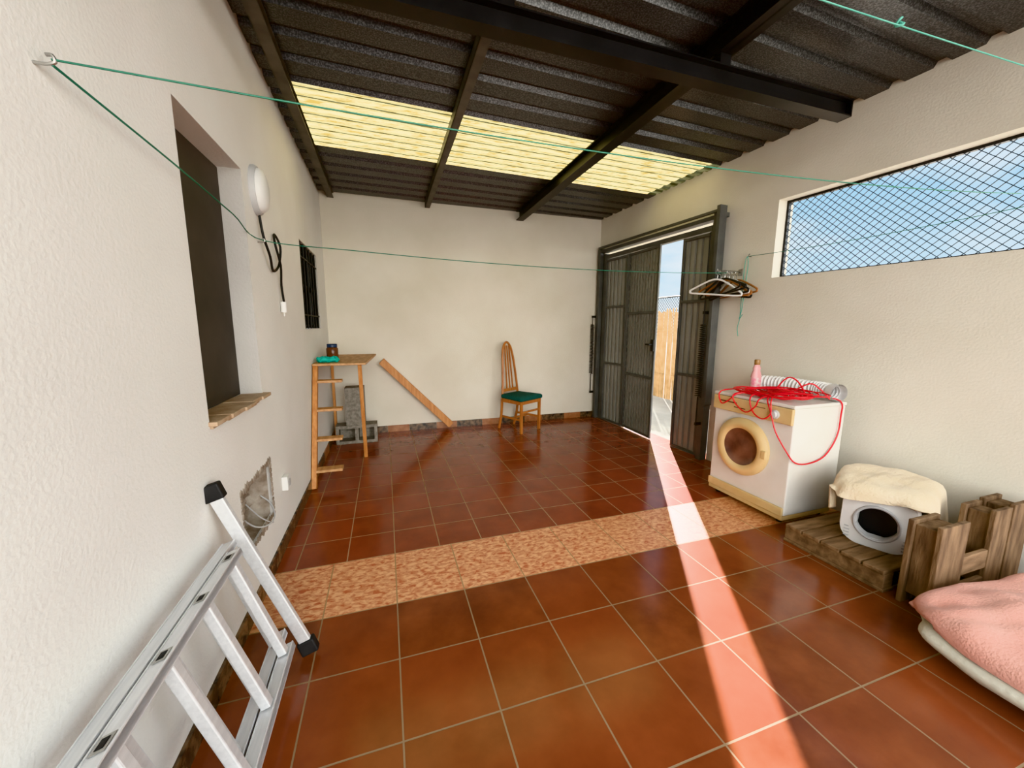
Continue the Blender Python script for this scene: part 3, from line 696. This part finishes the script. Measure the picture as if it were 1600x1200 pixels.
e=top('jar',(-.54,4.46,1.04),'brown jar with dark blue lid on stand','jar')
mb=MB();mb.lathe([(.05,0),(.058,.01),(.058,.11),(.048,.125),(.042,.13)],24);ob('jar_body',mb,JAR,parent=e)
mb=MB();mb.lathe([(.05,.125),(.051,.128),(.051,.155),(.047,.16)],24);ob('lid',mb,NAVY,parent=e)
def block(name,loc,rot,label,L_=.40,D_=.19,H2=.19,solid=False):
    xs=[-L_/2+.035,-.02,.02,L_/2-.035];zs=[.035,H2-.035]
    w=wall_mesh(-L_/2,L_/2,0,H2,[] if solid else [(xs[0],xs[1],zs[0],zs[1]),(xs[2],xs[3],zs[0],zs[1])],-D_/2,D_/2)
    if not solid: w.box((-L_/2+.01,D_/2-.03,.01),(L_/2-.01,D_/2-.002,H2-.01))
    return ob(name,w,CONC,loc=loc,rot=rot,bevel=.004,label=label,cat='concrete block',group='grey concrete blocks in the corner')
block('concrete_block',(-.37,4.88,0),(0,0,0),'grey hollow concrete block lying on the tiles',L_=.46,H2=.22)
block('concrete_block',(-.48,4.89,.446),(0,math.radians(90),0),'grey concrete block standing upright on another block',L_=.45,H2=.21,solid=True)
# diagonal steps
e=top('wooden_steps',(.37,5.12,0),'narrow pine step ladder leaning diagonally against wall','steps')
o=V((.37,5.12,0));pA=V((-.06,5.15,.95));pB=V((.80,5.15,.06))
dd=(pB-pA).normalized();nn=V((-dd.z,0,dd.x));nn=nn if nn.z<0 else -nn
for k in (0,1):
    yo=-.0-.075*k
    mb=MB();mb.beam(rel(pA+V((0,yo,0))),rel(pB+V((0,yo,0))),.016,.085,up=nn);ob('stringer',mb,PINE,parent=e,bevel=.002)
for i in range(6):
    q=pA.lerp(pB,(i+.6)/6.2)
    mb=MB();mb.box(rel((q.x-.05,q.y-.066,q.z-.008)),rel((q.x+.05,q.y-.009,q.z+.008)));ob('step',mb,PINEH,parent=e)
# ---------------------------------------------------------------- ladder
e=top('aluminium_ladder',(-.45,.4,0),'folded aluminium ladder on its side against the wall','ladder')
o=V((-.45,.4,0))
LO=V((-.435,0,.15));WD=V((-.316,0,.949));ND=V((.949,0,.316));WID=.44
y0,y1=-.95,1.62
def lbox(w0,w1,n0,n1,ya,yb):
    m_=MB();vs=[]
    for yv in (ya,yb):
        for w_,n_ in ((w0,n0),(w1,n0),(w1,n1),(w0,n1)): vs.append(LO+WD*w_+ND*n_+V((0,yv,0))-o)
    m_.add(vs,[(0,1,2,3),(7,6,5,4),(0,4,5,1),(1,5,6,2),(2,6,7,3),(3,7,4,0)]);return m_
RWD=.045
for ly,(n0,dy) in enumerate(((-.043,0),(.010,-.10))):
    for side in (0,1):
        wa=0 if side==0 else WID
        mb=lbox(wa,wa+.022,n0,n0+RWD,y0,y1+dy)
        a=lbox(wa-.003,wa+.025,n0,n0+.005,y0,y1+dy);mb.add(a.v,a.f)
        a=lbox(wa-.003,wa+.025,n0+RWD-.005,n0+RWD,y0,y1+dy);mb.add(a.v,a.f)
        ob('rail',mb,ALU,parent=e,bevel=.0015)
    yv=y1-.07-.08*ly
    while yv>y0+.05:
        mb=lbox(.026,WID-.003,n0+.007,n0+.038,yv-.015,yv+.015);ob('rung',mb,ALU,parent=e,bevel=.004)
        if ly==1:
            mb=lbox(WID+.0225,WID+.0245,n0+.008,n0+.037,yv-.02,yv+.02);ob('rung_end',mb,CHROME,parent=e,bevel=.001)
            mb=lbox(WID+.0246,WID+.0256,n0+.015,n0+.030,yv-.012,yv+.012);ob('rung_hole',mb,BLK,parent=e)
        yv-=.21
for yv,sg_ in ((y1+.03,1),(y0-.03,-1)):
    f0=LO+WD*(-.117)+ND*(.03)+V((0,yv,0));f1=LO+WD*.66+ND*(.00)+V((0,yv,0))
    mb=MB();mb.beam(f0-o,f1-o,.046,.024,up=(0,1,0));ob('stabiliser_bar',mb,ALU,parent=e,bevel=.004)
    for q,s_ in ((f0,-1),(f1,1)):
        mb=MB();mb.beam(q-WD*.034-o,q+WD*.03-o,.068,.038,up=(0,1,0));ob('rubber_foot',mb,RUBBER,parent=e,bevel=.006)
# ---------------------------------------------------------------- light
wd=bpy.data.worlds.new('sky');SC.world=wd;wd.use_nodes=True;nt=wd.node_tree;bg=nt.nodes['Background']
tc=nt.nodes.new('ShaderNodeTexCoord');sp=nt.nodes.new('ShaderNodeSeparateXYZ');nt.links.new(tc.outputs['Generated'],sp.inputs[0])
cr=nt.nodes.new('ShaderNodeValToRGB');cr.color_ramp.elements[0].position=0;cr.color_ramp.elements[0].color=(.70,.84,.93,1)
el=cr.color_ramp.elements.new(.28);el.color=(.34,.61,.82,1)
cr.color_ramp.elements[2].position=.7;cr.color_ramp.elements[2].color=(.2,.42,.70,1)
nt.links.new(sp.outputs['Z'],cr.inputs[0])
mp=nt.nodes.new('ShaderNodeMapping');mp.inputs['Scale'].default_value=(1,1,2.5);nt.links.new(tc.outputs['Generated'],mp.inputs[0])
n=nt.nodes.new('ShaderNodeTexNoise');n.inputs['Scale'].default_value=3.2;n.inputs['Detail'].default_value=7;nt.links.new(mp.outputs[0],n.inputs['Vector'])
c2=nt.nodes.new('ShaderNodeValToRGB');c2.color_ramp.elements[0].position=.44;c2.color_ramp.elements[1].position=.68
nt.links.new(n.outputs['Fac'],c2.inputs[0])
mx=nt.nodes.new('ShaderNodeMix');mx.data_type='RGBA';nt.links.new(c2.outputs[0],mx.inputs['Factor']);nt.links.new(cr.outputs[0],mx.inputs['A']);mx.inputs['B'].default_value=(.95,.97,1,1)
# sky whitened and boosted on the open side (-Y), added fill for the room
ng=nt.nodes.new('ShaderNodeMath');ng.operation='MULTIPLY';ng.inputs[1].default_value=-1.0;nt.links.new(sp.outputs['Y'],ng.inputs[0])
mxm=nt.nodes.new('ShaderNodeMath');mxm.operation='MAXIMUM';mxm.inputs[1].default_value=0;nt.links.new(ng.outputs[0],mxm.inputs[0])
sky_fill=nt.nodes.new('ShaderNodeMix');sky_fill.data_type='RGBA';nt.links.new(mxm.outputs[0],sky_fill.inputs['Factor']);nt.links.new(mx.outputs['Result'],sky_fill.inputs['A']);sky_fill.inputs['B'].default_value=(1,.965,.90,1)
nt.links.new(sky_fill.outputs['Result'],bg.inputs[0])
st=nt.nodes.new('ShaderNodeMath');st.operation='MULTIPLY_ADD';st.inputs[1].default_value=7.0;st.inputs[2].default_value=1.3;nt.links.new(mxm.outputs[0],st.inputs[0]);nt.links.new(st.outputs[0],bg.inputs[1])
sl=bpy.data.lights.new('sun','SUN');sl.energy=50;sl.angle=.012;sl.color=(1,.95,.90)
so=bpy.data.objects.new('sun',sl);COL.objects.link(so)
dv=V((-.553,-.833,-math.tan(math.radians(28))));so.rotation_euler=dv.to_track_quat('-Z','Y').to_euler()
# ---------------------------------------------------------------- camera
yaw,p,ro=math.radians(18.17),math.radians(8.66),math.radians(.25)
f=V((math.sin(yaw)*math.cos(p),math.cos(yaw)*math.cos(p),-math.sin(p)));r=V((math.cos(yaw),-math.sin(yaw),0));u=r.cross(f)
r2=r*math.cos(ro)+u*math.sin(ro);u2=u*math.cos(ro)-r*math.sin(ro)
cam=bpy.data.cameras.new('camera');cam.sensor_width=36;cam.lens=36*600/1600;cam.clip_start=.02
co=bpy.data.objects.new('camera',cam);COL.objects.link(co)
M=Matrix(((r2.x,u2.x,-f.x,0),(r2.y,u2.y,-f.y,0),(r2.z,u2.z,-f.z,1.4),(0,0,0,1)))
co.matrix_world=M
SC.camera=co
